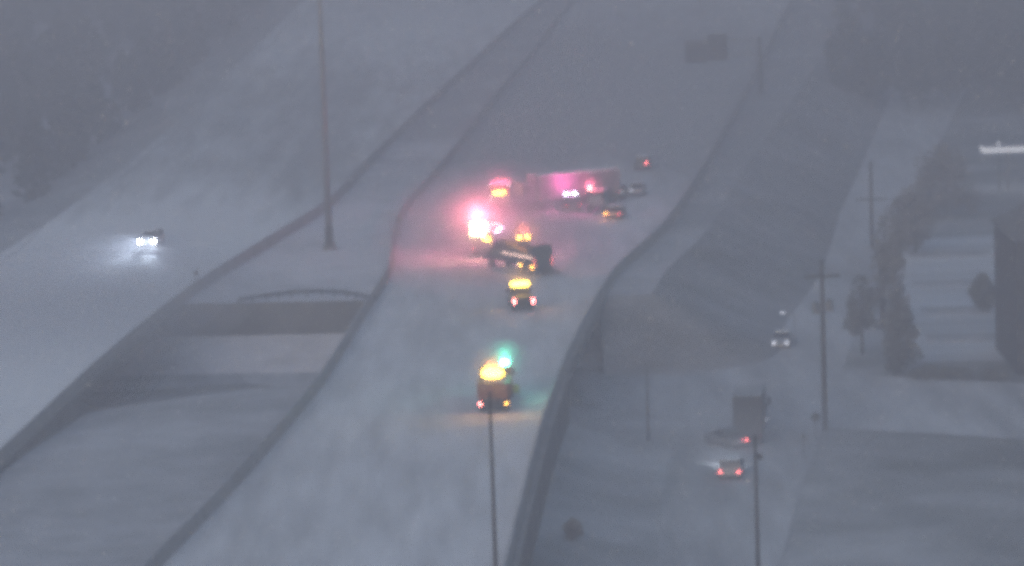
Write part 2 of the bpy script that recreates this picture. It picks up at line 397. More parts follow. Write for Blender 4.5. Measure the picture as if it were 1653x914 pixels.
# right-hand retaining wall of the near fill
rw = empty('retaining_wall', (0, 0, 0)); tag(rw, 'tall dark retaining wall carrying the right edge of the highway', 'wall')
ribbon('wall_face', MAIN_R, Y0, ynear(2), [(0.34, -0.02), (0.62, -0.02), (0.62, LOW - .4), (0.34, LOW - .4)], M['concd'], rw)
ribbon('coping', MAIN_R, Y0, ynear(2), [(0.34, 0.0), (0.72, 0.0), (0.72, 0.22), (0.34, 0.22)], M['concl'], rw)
for y in stations(Y0 + 3, ynear(2) - 2, 7.5):
    dx = X(MAIN_R, y); mb = MB(); mb.box(dx + .62, dx + .67, y - .12, y + .12, LOW - .3, -.04); mb.build('joint_cover', M['conc'], rw)
lw = empty('retaining_wall', (0, 0, 0)); tag(lw, 'dark retaining wall under the oncoming carriageway, left of the bridge gap', 'wall')
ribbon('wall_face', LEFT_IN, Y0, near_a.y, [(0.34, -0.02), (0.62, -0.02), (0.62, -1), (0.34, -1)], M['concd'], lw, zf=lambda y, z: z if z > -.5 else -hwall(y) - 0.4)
# bridges
def bridge(label, lnA, lnB):
    r = empty('highway_bridge', (0, 0, 0)); tag(r, label, 'bridge')
    xa, xb = X(lnA, (YN + YF) / 2), X(lnB, (YN + YF) / 2)
    b = bmesh.new(); P = []
    ys = stations(0, 1, 0.06)
    for t in ys:
        row = []
        for ln, s in ((lnA, -0.45), (lnB, 0.45)):
            x = X(ln, lerp(YN, YF, t)); y = lerp(ynear(x), yfar(x), t); x = X(ln, y) + s
            row.append((x, y))
        (x0, y0), (x1, y1) = row
        P.append([b.verts.new(p) for p in ((x0, y0, -0.03), (x1, y1, -0.03), (x1, y1, -0.5), (x0, y0, -0.5))])
    for q, s in zip(P, P[1:]):
        for i in range(4): j = (i + 1) % 4; b.faces.new((q[i], q[j], s[j], s[i]))
    b.faces.new(P[0]); b.faces.new(P[-1][::-1]); bmesh.ops.recalc_face_normals(b, faces=b.faces)
    me = bpy.data.meshes.new('deck'); b.to_mesh(me); b.free(); me.materials.append(M['conc'])
    o = bpy.data.objects.new('deck', me); COL.objects.link(o); o.parent = r
    for k in range(8):
        f = (k + 0.12) / 7.24; mb = MB()
        x0 = lerp(X(lnA, YN), X(lnB, YN), f); x1 = lerp(X(lnA, YF), X(lnB, YF), f)
        y0 = ynear(x0); y1 = yfar(x1)
        v = [mb.bm.verts.new(p) for p in ((x0 - .2, y0, -.51), (x0 + .2, y0, -.51), (x0 + .2, y0, -1.9), (x0 - .2, y0, -1.9), (x1 - .2, y1, -.51), (x1 + .2, y1, -.51), (x1 + .2, y1, -1.9), (x1 - .2, y1, -1.9))]
        for q in ((0, 1, 2, 3), (7, 6, 5, 4), (0, 4, 5, 1), (1, 5, 6, 2), (2, 6, 7, 3), (3, 7, 4, 0)): mb.bm.faces.new([v[i] for i in q])
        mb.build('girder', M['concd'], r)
    for k in range(4):
        f = (k + .5) / 5; x = lerp(xa, xb, f); mb = MB(); mb.tube((x, (ynear(x) + yfar(x)) / 2, LOW - .1), (x, (ynear(x) + yfar(x)) / 2, -2.7), 0.5, n=14)
        mb.build('pier', M['conc'], r)
    mb = MB(); ym = (ynear(xa) + yfar(xa)) / 2; mb.box(xa + 1, xb - 3.5, ym - .6, ym + .6, -2.7, -1.91); mb.build('pier_cap', M['conc'], r)
    return r
bridge('bridge carrying the crash carriageway over the cross street', MAIN_L, MAIN_R)
bridge('bridge carrying the oncoming carriageway over the cross street', LEFT_OUT, LEFT_IN)
# abutments
for nm, fy, s, zb, lab in (('abutment_wall', yfar, 1, -3.6, 'broad dark abutment wall facing the gap between the two bridges'), ('abutment_wall', ynear, -1, LOW - .4, 'near abutment wall below the median, facing away from the camera')):
    mb = MB(); x0, x1 = X(LEFT_OUT, fy(0)) - 1, X(MAIN_R, fy(0)) + .6
    xs = [lerp(x0, x1, i / 30) for i in range(31)]
    for a, c in zip(xs, xs[1:]):
        q = [(a, fy(a), zb), (c, fy(c), zb), (c, fy(c) + s * .6, zb), (a, fy(a) + s * .6, zb)]
        top = -0.08 if (s > 0) else -0.2 - 0
        def tz(x):
            if s < 0:
                t = (x - X(LEFT_IN, YN)) / (X(MAIN_L, YN) - X(LEFT_IN, YN))
                if 0 < t < 1: return -0.12 - hwall(YN) * (1 - t) ** 1.5
            return -0.6 if s < 0 else -0.08
        v = [mb.bm.verts.new(p) for p in q] + [mb.bm.verts.new((p[0], p[1], tz(p[0]))) for p in q]
        for f in ((3, 2, 1, 0), (4, 5, 6, 7), (0, 1, 5, 4), (2, 3, 7, 6)): mb.bm.faces.new([v[i] for i in f])
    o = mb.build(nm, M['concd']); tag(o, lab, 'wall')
# guard rail across the end of the median above the abutment
g = empty('guard_rail', (0, 0, 0)); tag(g, 'thin curved guard rail at the median end above the abutment', 'guard rail')
pts = [at(x, y, 0) for x, y in ((385, 492), (430, 485), (470, 480), (520, 478), (560, 480), (590, 486), (608, 488))]
mb = MB()
for a, c in zip(pts, pts[1:]):
    mb.tube(a + Vector((0, 0, .62)), c + Vector((0, 0, .62)), .09, n=6); mb.tube(a + Vector((0, 0, .42)), c + Vector((0, 0, .42)), .09, n=6)
mb.build('rail', M['dsteel'], g)
for a, c in zip(pts, pts[1:]):
    for t in (0, .5):
        p = a.lerp(c, t); mb = MB(); mb.box(p.x - .07, p.x + .07, p.y + .05, p.y + .2, -.1, .7); mb.build('post', M['wood'], g)

# ------------------------------------------------------------------ poles and signs
def pole_thing(name, label, cat, foot, top_px, z, r0, r1, m='steel', base=True, lean=(0, 0), group=None):
    """a tapered mast from a foot pixel up to the height seen at top_px (pixel row)"""
    p = at(*foot, z); d = (p - Vector((0, 0, HC))).length
    h = (foot[1] - top_px) / (F * math.cos(PITCH) / d * 1.0) 
    r = empty(name, p); tag(r, label, cat, group)
    mb = MB(); mb.tube((0, 0, -0.1), (lean[0], lean[1], h), r0, r1, n=14); mb.build('shaft', M[m], r, smooth=True)
    if base:
        mb = MB(); mb.tube((0, 0, -0.1), (0, 0, .45), r0 * 1.9, r0 * 1.7, n=16); mb.build('footing', M['conc'], r)
        mb = MB(); mb.box(-r0 * 1.5, r0 * 1.5, -r0 * 1.5, r0 * 1.5, .46, .52); mb.build('base_plate', M['dsteel'], r)
    return r, h
hm, h = pole_thing('high_mast', 'very tall tapering mast rising out of the top of the picture', 'mast', (532, 402), -190, 0, .42, .16, 'steel')
mb = MB(); mb.tube((0, 0, .5), (0, 0, 2.6), .50, .45, n=14); mb.build('lower_sleeve', M['dsteel'], hm)
mb = MB()
for k in range(8):
    a = k * math.pi / 4; mb.tube((0, 0, h - .5), (1.7 * math.cos(a), 1.7 * math.sin(a), h - .4), .05, n=6); mb.tube((1.7 * math.cos(a), 1.7 * math.sin(a), h - .4), (1.7 * math.cos(a), 1.7 * math.sin(a), h - .9), .12, .35, n=10)
mb.build('luminaire_ring', M['dsteel'], hm)
pa, h = pole_thing('light_pole', 'slender grey pole in the centre foreground, its tip in front of the lit plow truck', 'pole', (806, 1090), 640, 0, .17, .09, 'dsteel')
mb = MB(); mb.tube((0, 0, h), (0, 0, h + .25), .14, .10, n=10); mb.build('cap', M['dsteel'], pa)
pb, h = pole_thing('light_pole', 'slender dark pole in the right foreground, its tip below the box truck', 'pole', (1226, 1010), 708, LOW, .19, .10, 'dsteel')
mb = MB(); mb.tube((0, 0, h), (0, 0, h + .25), .14, .10, n=10); mb.build('cap', M['dsteel'], pb)
mb = MB(); mb.box(-.1, .5, -.12, .12, h - 1.5, h - 1.1, .03); mb.build('junction_box', M['dsteel'], pb)
pc, h = pole_thing('thin_pole', 'thin isolated pole in the snow between the highway wall and the small car', 'pole', (1047, 714), 583, LOW, .12, .09, 'dsteel', base=False)
mb = MB(); mb.tube((0, 0, h), (0, 0, h + .12), .11, .05, n=8); mb.build('cap', M['dsteel'], pc)
def utility(label, foot, top, arms, tr):
    r, h = pole_thing('utility_pole', label, 'utility pole', foot, top, LOW, .25, .17, 'wood', base=False, group='utility poles beside the frontage road')
    for dz, L in arms:
        mb = MB(); mb.box(-L, L, -.26, -.14, h - dz - .11, h - dz + .11); a = mb.build('crossarm', M['wood'], r)
        for x in (-L + .15, -L * .45, L * .45, L - .15):
            mb = MB(); mb.tube((x, -.2, h - dz + .08), (x, -.2, h - dz + .3), .06, .04, n=8); mb.build('insulator', M['steel'], a)
    for x, z in tr:
        mb = MB(); mb.tube((x, -.1, h - z - .95), (x, -.1, h - z), .33, n=16); t = mb.build('transformer', M['steel'], r, smooth=False)
        mb = MB(); mb.tube((x, -.1, h - z + .01), (x, -.1, h - z + .12), .30, .1, n=16); mb.build('transformer_lid', M['dsteel'], t)
    return r, h
u1, h1 = utility('tall wooden utility pole with crossarm and two transformers, right of the box truck', (1332, 694), 420, ((1.5, 1.6), ), ((-.62, 3.9), (.62, 3.7)))
u2, h2 = utility('faint distant utility pole with one wide crossarm, above the trees', (1408, 402), 262, ((4.6, 1.9), ), ())

def post_sign(name, label, foot, top, z, sw, shape, cat='sign'):
    p = at(*foot, z); d = (p - Vector((0, 0, HC))).length; h = (foot[1] - top) / (F / d)
    r = empty(name, p); tag(r, label, cat)
    mb = MB(); mb.tube((0, 0, -.1), (0, 0, h), .05, n=8); mb.build('post', M['dsteel'], r)
    if shape == 'oct':
        mb = MB(); mb.tube((0, -.06, h - sw), (0, -.10, h - sw), sw, sw, n=8); q = mb.build('sign_panel', M['sign'], r)
    elif shape == 'rect':
        mb = MB(); mb.box(-sw, sw, -.10, -.06, h - 2.4 * sw, h, .01); mb.build('sign_panel', M['sign'], r)
    return r
post_sign('stop_sign', 'small eight-sided sign on a post beside the foot of the tall utility pole', (1317, 714), 665, LOW, .42, 'oct')
post_sign('marker_post', 'narrow marker post standing in the snow nearer than the eight-sided sign', (1298, 742), 700, LOW, .16, 'rect', 'marker post')
post_sign('roadside_sign', 'small upright sign on the barrier left of the bridge gap', (318, 474), 436, 0, .22, 'rect')
post_sign('roadside_sign', 'small sign on the left highway barrier where the snow glows pink', (645, 386), 349, 0, .28, 'rect')
post_sign('barrier_marker', 'thin marker above the bend of the barrier, left of the small barrier sign', (632, 392), 356, 0, .09, 'rect', 'marker post')
# street lamp with a small head far up the frontage road
p = at(1284, 556, LOW); r = empty('street_lamp', p); tag(r, 'faint short street lamp with a pale head beyond the oncoming car on the side road', 'street lamp')
mb = MB(); mb.tube((0, 0, 0), (0, 0, 3.2), .07, .05, n=8); mb.build('shaft', M['steel'], r)
mb = MB(); mb.tube((0, 0, 3.15), (-1.1, 0, 3.3), .04, n=6); mb.build('arm', M['steel'], r)
mb = MB(); mb.box(-1.5, -1.0, -.12, .12, 3.24, 3.38, .03); mb.build('lamp_head', M['e_faint'], r)

# overhead sign gantry
p = at(1228, 152, 0); d = (p - Vector((0, 0, HC))).length; s = F / d
r = empty('overhead_sign_gantry', p); tag(r, 'cantilever road sign structure with two dark panels, faint at the top right', 'road sign')
H = 92 / s
mb = MB(); mb.tube((0, 0, -.2), (0, 0, H), .38, .30, n=14); mb.build('upright', M['dsteel'], r)
for z in (H - .3, H - 27 / s):
    mb = MB(); mb.tube((0, 0, z), (-120 / s, 0, z - 0.0), .15, n=8); mb.build('truss_chord', M['steel'], r)
mb = MB()
for k in range(9):
    xa, xb = -120 / s * k / 9, -120 / s * (k + 1) / 9
    za, zb = (H - .3, H - 27 / s) if k % 2 else (H - 27 / s, H - .3)
    mb.tube((xa, 0, za), (xb, 0, zb), .06, n=6)
mb.build('truss_web', M['steel'], r)
mb = MB(); mb.box(-84 / s, -52 / s, -.42, -.30, H - 36 / s, H + 8 / s, .03); mb.build('sign_panel', M['sign'], r)
mb = MB(); mb.box(-120 / s, -85 / s, -.42, -.30, H - 38 / s, H - 5 / s, .03); mb.build('sign_panel', M['sign'], r)

# ------------------------------------------------------------------ trees, hedges, shrub, wood
def clump(b, c, rx, ry, rz, n, size, rng, taper=0.0):
    for _ in range(n):
        while True:
            u = Vector((rng.uniform(-1, 1), rng.uniform(-1, 1), rng.uniform(-1, 1)))
            if 0.15 < u.length < 1: break
        k = 1 - taper * (u.z + 1) / 2
        p = Vector((c[0] + u.x * rx * k, c[1] + u.y * ry * k, c[2] + u.z * rz))
        a = Vector((rng.gauss(0, 1), rng.gauss(0, 1), rng.gauss(0, .6))).normalized(); q = a.orthogonal().normalized()
        s = size * rng.uniform(.5, 1.4)
        b.faces.new([b.verts.new(v) for v in (p - a * s, p + q * s * .6, p + a * s, p - q * s * .6)])
def tree(label, foot, top, wpx, crown_lo, z=LOW, name='evergreen_tree', m='leafs', n=1500, taper=.7, seed=1, offs=0, cat='tree', group=None):
    rng = random.Random(seed); p = at(*foot, z); d = (p - Vector((0, 0, HC))).length; s = F / d
    h = (foot[1] - top) / s; lo = (foot[1] - crown_lo) / s; rx = wpx / 2 / s
    r = empty(name, p); tag(r, label, cat, group)
    mb = MB(); mb.tube((0, 0, -.2), (offs / s * .5, 0, h * .85), max(.12, h * .022), .04, n=9)
    for k in range(9):
        a = rng.uniform(0, 6.28); z0 = rng.uniform(lo, h * .7); L = rx * rng.uniform(.5, .9)
        mb.tube((offs / s * .3, 0, z0), (offs / s * .5 + math.cos(a) * L, math.sin(a) * L, z0 + L * .5), .07, .02, n=5)
    mb.build('trunk', M['bark'], r)
    b = bmesh.new(); cz = (h + lo) / 2
    clump(b, (offs / s, 0, cz), rx, rx * .9, (h - lo) / 2, n, max(.22, rx * .14), rng, taper)
    for k in range(11):
        a = rng.uniform(0, 6.28); zz = rng.uniform(lo + .2, h - .25 * (h - lo)); q = (1 - taper * (zz - lo) / (h - lo)) * rx
        g_ = rng.uniform(.3, .6); clump(b, (offs / s + math.cos(a) * q * .9, math.sin(a) * q * .9, zz), q * g_, q * g_, q * g_, n // 10, max(.2, rx * .12), rng)
    me = bpy.data.meshes.new('crown'); b.to_mesh(me); b.free(); me.materials.append(M[m])
    o = bpy.data.objects.new('crown', me); COL.objects.link(o); o.parent = r
    return r
tree('dark tree with a narrow flat-bottomed crown, left one of the pair by the snowy lot', (1392, 572), 440, 46, 536, seed=3, taper=.1, n=600)
tree('broad dark rounded tree, right one of the pair by the snowy lot', (1452, 602), 466, 66, 600, seed=4, taper=.45, n=800)
tree('hazy tall bare tree behind the pair of dark trees', (1424, 530), 335, 66, 500, seed=5, taper=.3, n=520, offs=12, m='twig', name='bare_tree')
tree('rounded small tree against the left corner of the dark gabled building', (1586, 505), 440, 42, 497, seed=6, taper=.3, n=1300)
tree('distant hazy bare tree rising left of the lit canopy', (1528, 350), 228, 86, 340, seed=7, taper=.2, n=420, m='twig', name='bare_tree')
tree('distant hazy bare tree, second to the left of the lit canopy', (1478, 410), 292, 76, 400, seed=8, taper=.2, n=480, m='twig', name='bare_tree')
tree('faint shrubby tree on the bank beside the far highway shoulder', (1170, 372), 340, 34, 368, seed=9, taper=.2, n=500, name='bare_tree', m='twig')
tree('small dark shrub in the snow right of the highway wall', (926, 878), 836, 22, 868, seed=10, taper=-.3, n=300, z=-5.0, name='shrub', m='twig', cat='shrub')
def hedge(label, a, c, h, seed):
    rng = random.Random(seed); A, B = at(*a, LOW), at(*c, LOW); r = empty('hedge', A); tag(r, label, 'hedge')
    b = bmesh.new(); k = max(3, int((B - A).length / 1.1))
    for i in range(k):
        p = (B - A) * (i + .5) / k; hh = h * rng.uniform(.7, 1.15)
        clump(b, (p.x, p.y, hh / 2), .9, .8, hh / 2, 150, .2, rng)
    me = bpy.data.meshes.new('foliage'); b.to_mesh(me); b.free(); me.materials.append(M['leafs'])
    o = bpy.data.objects.new('foliage', me); COL.objects.link(o); o.parent = r
    for i in range(k):
        p = (B - A) * (i + .5) / k; mb = MB(); mb.tube((p.x, p.y, -.2), (p.x, p.y, h * .6), .05, .03, n=5); mb.build('stem', M['bark'], r)
hedge('long low dark hedge between the snowy lot and the cross street', (1472, 612), (1568, 614), 1.5, 21)
hedge('short low dark hedge at the foot of the gabled building', (1590, 614), (1622, 614), 1.1, 22)
# woods: far masses of bare and evergreen trees
def wood(name, label, spots, hr, seed):
    rng = random.Random(seed); b = bmesh.new()
    for p in spots:
        h = rng.uniform(*hr); rr = h * rng.uniform(.22, .34)
        mbv = []
        for k in range(5):
            a = k * 2 * math.pi / 5; mbv.append((math.cos(a) * .2, math.sin(a) * .2))
        lo = [b.verts.new((p.x + u, p.y + v, p.z - .2)) for u, v in mbv]; hi = [b.verts.new((p.x + u * .2, p.y + v * .2, p.z + h * .8)) for u, v in mbv]
        for i in range(5): b.faces.new((lo[i], lo[(i + 1) % 5], hi[(i + 1) % 5], hi[i]))
        clump(b, (p.x, p.y, p.z + h * .58), rr, rr, h * .42, 150, rr * .26, rng, .6)
    me = bpy.data.meshes.new(name); b.to_mesh(me); b.free(); me.materials.append(M['leaf'])
    o = bpy.data.objects.new(name, me); COL.objects.link(o); tag(o, label, 'woodland', kind='stuff')
rng = random.Random(5); sp = []
y = 330.0
while y < 1250:
    xo = X(LEFT_OUT, y)
    for k in range(7):
        sp.append(Vector((xo - rng.uniform(10, 95), y + rng.uniform(-6, 6), LOW)))
    y += 9
wood('woodland', 'dark hazy mass of trees beyond the far left carriageway', sp, (8, 13), 31)
sp = []
for _ in range(330):
    px = rng.uniform(1330, 1760); py = rng.uniform(-60, 185)
    if px + py * .6 < 1400: continue
    sp.append(at(px, py, LOW))
wood('woodland', 'dark hazy mass of trees filling the top right corner', sp, (7, 13), 32)

# ------------------------------------------------------------------ buildings at the right
p = at(1643, 606, LOW); d = (p - Vector((0, 0, HC))).length; s = F / d
r = empty('gabled_building', p); tag(r, 'tall dark gabled building cut by the right edge of the picture', 'building')
W, D, HE = 24.0, 16.0, 218 / s
HR = HE + 3.6
mb = MB(); mb.box(0, W, 0, D, -.3, HE); wl = mb.build('wall', M['wall'], r)
mb = MB(); v = [mb.bm.verts.new(q) for q in ((-.35, -.35, HE - .1), (-.35, D + .35, HE - .1), (4.2, D / 2, HR), (W + .35, -.35, HE - .1), (W + .35, D + .35, HE - .1), (W - 4, D / 2, HR))]
for f in ((0, 2, 1), (0, 3, 5, 2), (1, 2, 5, 4), (3, 4, 5), (0, 1, 4, 3)): mb.bm.faces.new([v[i] for i in f])
mb.build('roof', M['roof'], r)
for fl in range(4):
    for k in range(6):
        x = 1.6 + k * 3.7; z = 1.0 + fl * 3.2
        mb = MB(); mb.box(x, x + 1.5, -.05, -.001, z, z + 1.5); wf = mb.build('window', M['charcoal'], r)
        mb = MB(); mb.box(x + .1, x + 1.4, -.07, -.052, z + .1, z + 1.4); mb.build('pane', M['glass'], wf)
mb = MB(); mb.box(10, 12, -.06, -.002, 0, .95 + 1.4); mb = MB()
# filling-station canopy
p = at(1600, 309, LOW); d = (p - Vector((0, 0, HC))).length; s = F / d
r = empty('station_canopy', p); tag(r, 'brightly lit flat white canopy at the right edge, far away', 'canopy')
hc = 5.2
mb = MB(); mb.box(-1, 30, 0, 3.5, hc, hc + .72, .05); mb.build('fascia', M['e_canopy'], r)
mb = MB(); mb.box(-.8, 29.8, .2, 3.3, hc + .73, hc + .8); mb.build('roof', M['median'], r)
for x in (2.5, 12, 22):
    mb = MB(); mb.box(x - .2, x + .2, 1.5, 1.9, -.1, hc - .005); mb.build('column', M['steel'], r)
    pass
lamp(r, (8, 4, hc - .6), (.9, .94, 1), 250, .4); lamp(r, (20, 4, hc - .6), (.9, .94, 1), 250, .4)
p = at(1613, 306, LOW); r = empty('lamp_post', p); tag(r, 'dark lamp post with a small bright head in front of the lit canopy', 'street lamp')
mb = MB(); mb.tube((0, 0, 0), (0, 0, 6.1), .13, .09, n=8); mb.build('shaft', M['dsteel'], r)
mb = MB(); mb.ball((0, 0, 6.3), .22, 1, 1, 1.3); mb.build('lamp_head', M['e_canopy'], r)
p = at(1660, 470, LOW); r = empty('lot_lamp', at(1668, 480, LOW)); tag(r, 'parking lot floodlight post beside the gabled building', 'street lamp')
bpy.data.objects.remove(r)

# ------------------------------------------------------------------ vehicles (forward is +y, origin at the rear on the ground)
def wheel(parent, x, y, rad, wdt, name='wheel'):
    mb = MB(); mb.tube((x - wdt / 2, y, rad), (x + wdt / 2, y, rad), rad, n=18); t = mb.build('wheel', M['rubber'], parent)
    sgn = 1 if x > 0 else -1
    mb = MB(); mb.tube((x + sgn * wdt * .5, y, rad), (x + sgn * (wdt * .5 + .015), y, rad), rad * .58, n=14); mb.build('rim', M['rim'], t)
def heading(a, c, z):
    A, B = at(*a, z), at(*c, z); d = B - A
    return A, math.atan2(-d.x, d.y)
def lens(parent, name, x0, x1, y0, y1, z0, z1, m):
    mb = MB(); mb.box(x0, x1, y0, y1, z0, z1, .015); return mb.build(name, M[m], parent)
def car(label, rear, ahead, z, paint, L=4.7, W=1.84, H=1.46, kind='sedan', tail='e_red', head=None, face=False, name=None, cat='car', snowy=True, tw=0, group=None):
    p, yaw = heading(rear, ahead, z); r = empty(name or 'car', p + Vector((0, 0, .045)), yaw); tag(r, label, cat, group)
    w2 = W / 2; k = H / 1.46
    if kind == 'sedan':
        low = [(0, .32), (0.02, .78), (.15, .98), (.95, 1.0), (3.3, .98), (4.45, .82), (4.7, .6), (4.7, .28), (4.2, .2), (.5, .2)]
        top = [(.62, .985), (1.25, 1.40), (1.6, 1.46), (2.5, 1.46), (3.35, .975)]
        gl = [(.70, .99), (1.27, 1.37), (1.62, 1.42), (2.47, 1.42), (3.25, .98)]
    else:
        low = [(0, .38), (0.0, .9), (.08, 1.05), (3.4, 1.05), (4.5, .95), (4.7, .7), (4.7, .34), (4.2, .26), (.5, .26)]
        top = [(.08, 1.04), (.28, 1.55), (.5, 1.70), (2.6, 1.70), (3.5, 1.04)]
        gl = [(.10, 1.05), (.27, 1.50), (.52, 1.64), (2.57, 1.64), (3.4, 1.045)]
        k = H / 1.70
    fy = L / 4.7
    low = [(y * fy, q * k) for y, q in low]; top = [(y * fy, q * k) for y, q in top]; gl = [(y * fy, q * k) for y, q in gl]
    mb = MB(); mb.prism(low, -w2, w2, .05); body = mb.build('body', M[paint], r)
    z0 = top[0][1]; mb = MB(); mb.prism(gl, -w2 + .05, w2 - .05, 0, lambda q: max(0, q - z0) * .35); mb.build('windows', M['glass'], r)
    zt = max(q for _, q in top); ty = [y for y, q in top if q == zt]
    mb = MB(); mb.box(-w2 + .2, w2 - .2, min(ty) - .1, max(ty) + .05, zt - .05, zt + (.05 if snowy else .01), .02); mb.build('roof', M['snowcap' if snowy else paint], r)
    for s_ in (-1, 1):
        for a, c in zip((top[0], top[-1]), (top[1], top[-2])):
            mb = MB(); mb.tube((s_ * (w2 - .1), a[0], a[1]), (s_ * (w2 - .2), c[0], c[1]), .035, n=6); mb.build('pillar', M[paint], r)
        mb = MB(); mb.box(s_ * w2 - .02 - (.16 if s_ < 0 else 0), s_ * w2 + .02 + (.16 if s_ > 0 else 0), L * .66, L * .69, z0, z0 + .16, .02); mb.build('side_mirror', M['black'], r)
        for y in (.85 * fy, 3.85 * fy): wheel(r, s_ * (w2 - .10), y, .33 * (1 if kind == 'sedan' else 1.1), .22)
        if tail:
            lens(r, 'taillight', s_ * (w2 - .2) - .14, s_ * (w2 - .2) + .14, -.04, .03, .66 * k, .84 * k, tail)
        if head:
            mb = MB(); mb.ball((s_ * (w2 - .27), L + .02, .68 * k), .20, 1.1, .35, 1, 2); mb.build('headlight', M[head], r)
        else:
            lens(r, 'headlight', s_ * (w2 - .25) - .16, s_ * (w2 - .25) + .16, L - .1, L + .02, .60 * k, .74 * k, 'rim')
    mb = MB(); mb.box(-w2 + .06, w2 - .06, -.07, .1, .32, .5, .03); mb.build('rear_bumper', M[paint], r)
    lens(r, 'number_plate', -.26, .26, -.05, -.005, .62 * k, .76 * k, 'white')
    return r
# cars on the frontage road
c1 = car('small pale hatchback with two red tail lights following the box truck', (1178, 776), (1190, 742), LOW, 'silver', L=4.3, W=1.95, H=1.6, kind='suv')
lamp(c1, (-.6, 4.6, .65), (.85, .92, 1), 900, .1, 75, (-.25, 1, -.12)); lamp(c1, (.6, 4.6, .65), (.85, .92, 1), 300, .1, 60, (0, 1, -.1))
c2 = car('dark car turning left close behind the box truck, one tail lamp showing', (1194, 726), (1160, 716), LOW, 'steel', L=4.8, snowy=False, tail=None)
lens(c2, 'taillight', .62, .88, -.05, .03, .66, .82, 'e_red'); lens(c2, 'high_brake_light', .25, .38, -.05, .03, .68, .8, 'e_redl')
c3 = car('oncoming car with weak headlights far up the side road', (1266, 553), (1255, 574), LOW, 'silver', tail=None, head='e_faint')
pass
# oncoming car on the opposite carriageway
c4 = car('oncoming car with two bright headlights alone on the left carriageway', (252, 392), (220, 412), 0, 'white', W=2.1, H=1.75, kind='suv', tail=None, head='e_white')
for s_ in (-1, 1):
    lamp(c4, (s_ * .7, 4.95, .8), (.72, .84, 1), 24000, .1, 28, (0.08 * s_ - .05, 1, .06))
    lamp(c4, (s_ * .7, 5.2, .8), (.75, .86, 1), 40, .1)
# car by the tractor
c5 = car('bronze car with one bright tail lamp, angled in the snow below the jackknifed trailer', (989, 356), (1002, 345), 0, 'tan', tail='e_redl', L=4.6, W=2.0)
lens(c5, 'brake_light', -.98, -.66, -.07, -.045, .70, .86, 'e_amber2'); lamp(c5, (-.8, -.35, .8), (1, .4, .15), 60, .1)
c6 = car('farthest stopped vehicle, a dark shape with a single pink tail lamp', (1036, 276), (1046, 262), 0, 'charcoal', H=1.8, kind='suv', tail=None)
lens(c6, 'taillight', .50, .78, -.05, .03, .75, 1.2, 'e_red')

def lightbar(parent, x0, x1, y, z, m, housing=True, h=.2):
    mb = MB(); mb.box(x0, x1, y - .13, y + .13, z, z + h, .04); lb = mb.build('light_bar', M[m], parent)
    mb = MB(); mb.box(x0 + .1, x1 - .1, y - .1, y + .1, z - .07, z - .005); mb.build('mount', M['black'], lb)
    return lb
def cab(r, paint, y0, y1, w2, z0, zh, hood=0.0):
    """truck cab from y0 forward; hood is the length of a bonnet in front"""
    mb = MB(); mb.box(-w2, w2, y0, y1, z0, zh, .08, .08, 0, .35 if not hood else .2); c = mb.build('cab', M[paint], r)
    zb = lerp(z0, zh, .55); zt = lerp(z0, zh, .88)
    mb = MB(); mb.box(-w2 + .2, w2 - .2, y1 - .24, y1 - .03 if not hood else y1 + .01, zb, zt, .02, 0, 0, .15); mb.build('windscreen', M['glass'], c)
    mb = MB(); mb.box(-w2 + .35, w2 - .35, y0 - .02, y0 + .05, zb + .1, zt - .05, .01); mb.build('rear_window', M['glass'], c)
    for s_ in (-1, 1):
        xs_ = sorted((s_ * (w2 + .004), s_ * (w2 - .16)))
        mb = MB(); mb.box(xs_[0], xs_[1], y0 + .35, y1 - .45, zb, zt, .01); mb.build('side_window', M['glass'], c)
        xm = sorted((s_ * (w2 + .08), s_ * (w2 + .3)))
        mb = MB(); mb.box(xm[0], xm[1], y1 - .35, y1 - .22, zb - .05, zt, .02); mb.build('side_mirror', M['black'], r)
    if hood:
        mb = MB(); mb.box(-w2 + .12, w2 - .12, y1 + .012, y1 + hood, z0, lerp(z0, zh, .52), .1, .1, 0, .2); mb.build('bonnet', M[paint], r)
    e = y1 + hood
    mb = MB(); mb.box(-w2, w2, e + .01, e + .2, z0 - .25, z0 + .12, .04); mb.build('front_bumper', M['rim'], r)
    for s_ in (-1, 1): lens(r, 'headlight', s_ * (w2 - .3) - .15, s_ * (w2 - .3) + .15, e + .01, e + .06, z0 + .2, z0 + .42, 'rim')
def chassis(r, y0, y1, w2=.45, z=.75):
    mb = MB(); mb.box(-w2, -w2 + .12, y0, y1, z, z + .25); mb.box(w2 - .12, w2, y0, y1, z, z + .25)
    for k in range(5): yy = lerp(y0 + .3, y1 - .3, k / 4); mb.box(-w2 + .12, w2 - .12, yy - .06, yy + .06, z + .04, z + .2)
    mb.build('chassis', M['dsteel'], r)
def tails(r, x, z, m, sz=.11, y=-.06):
    for s_ in (-1, 1): lens(r, 'taillight', s_ * x - sz, s_ * x + sz, y, y + .05, z - sz, z + sz, m)

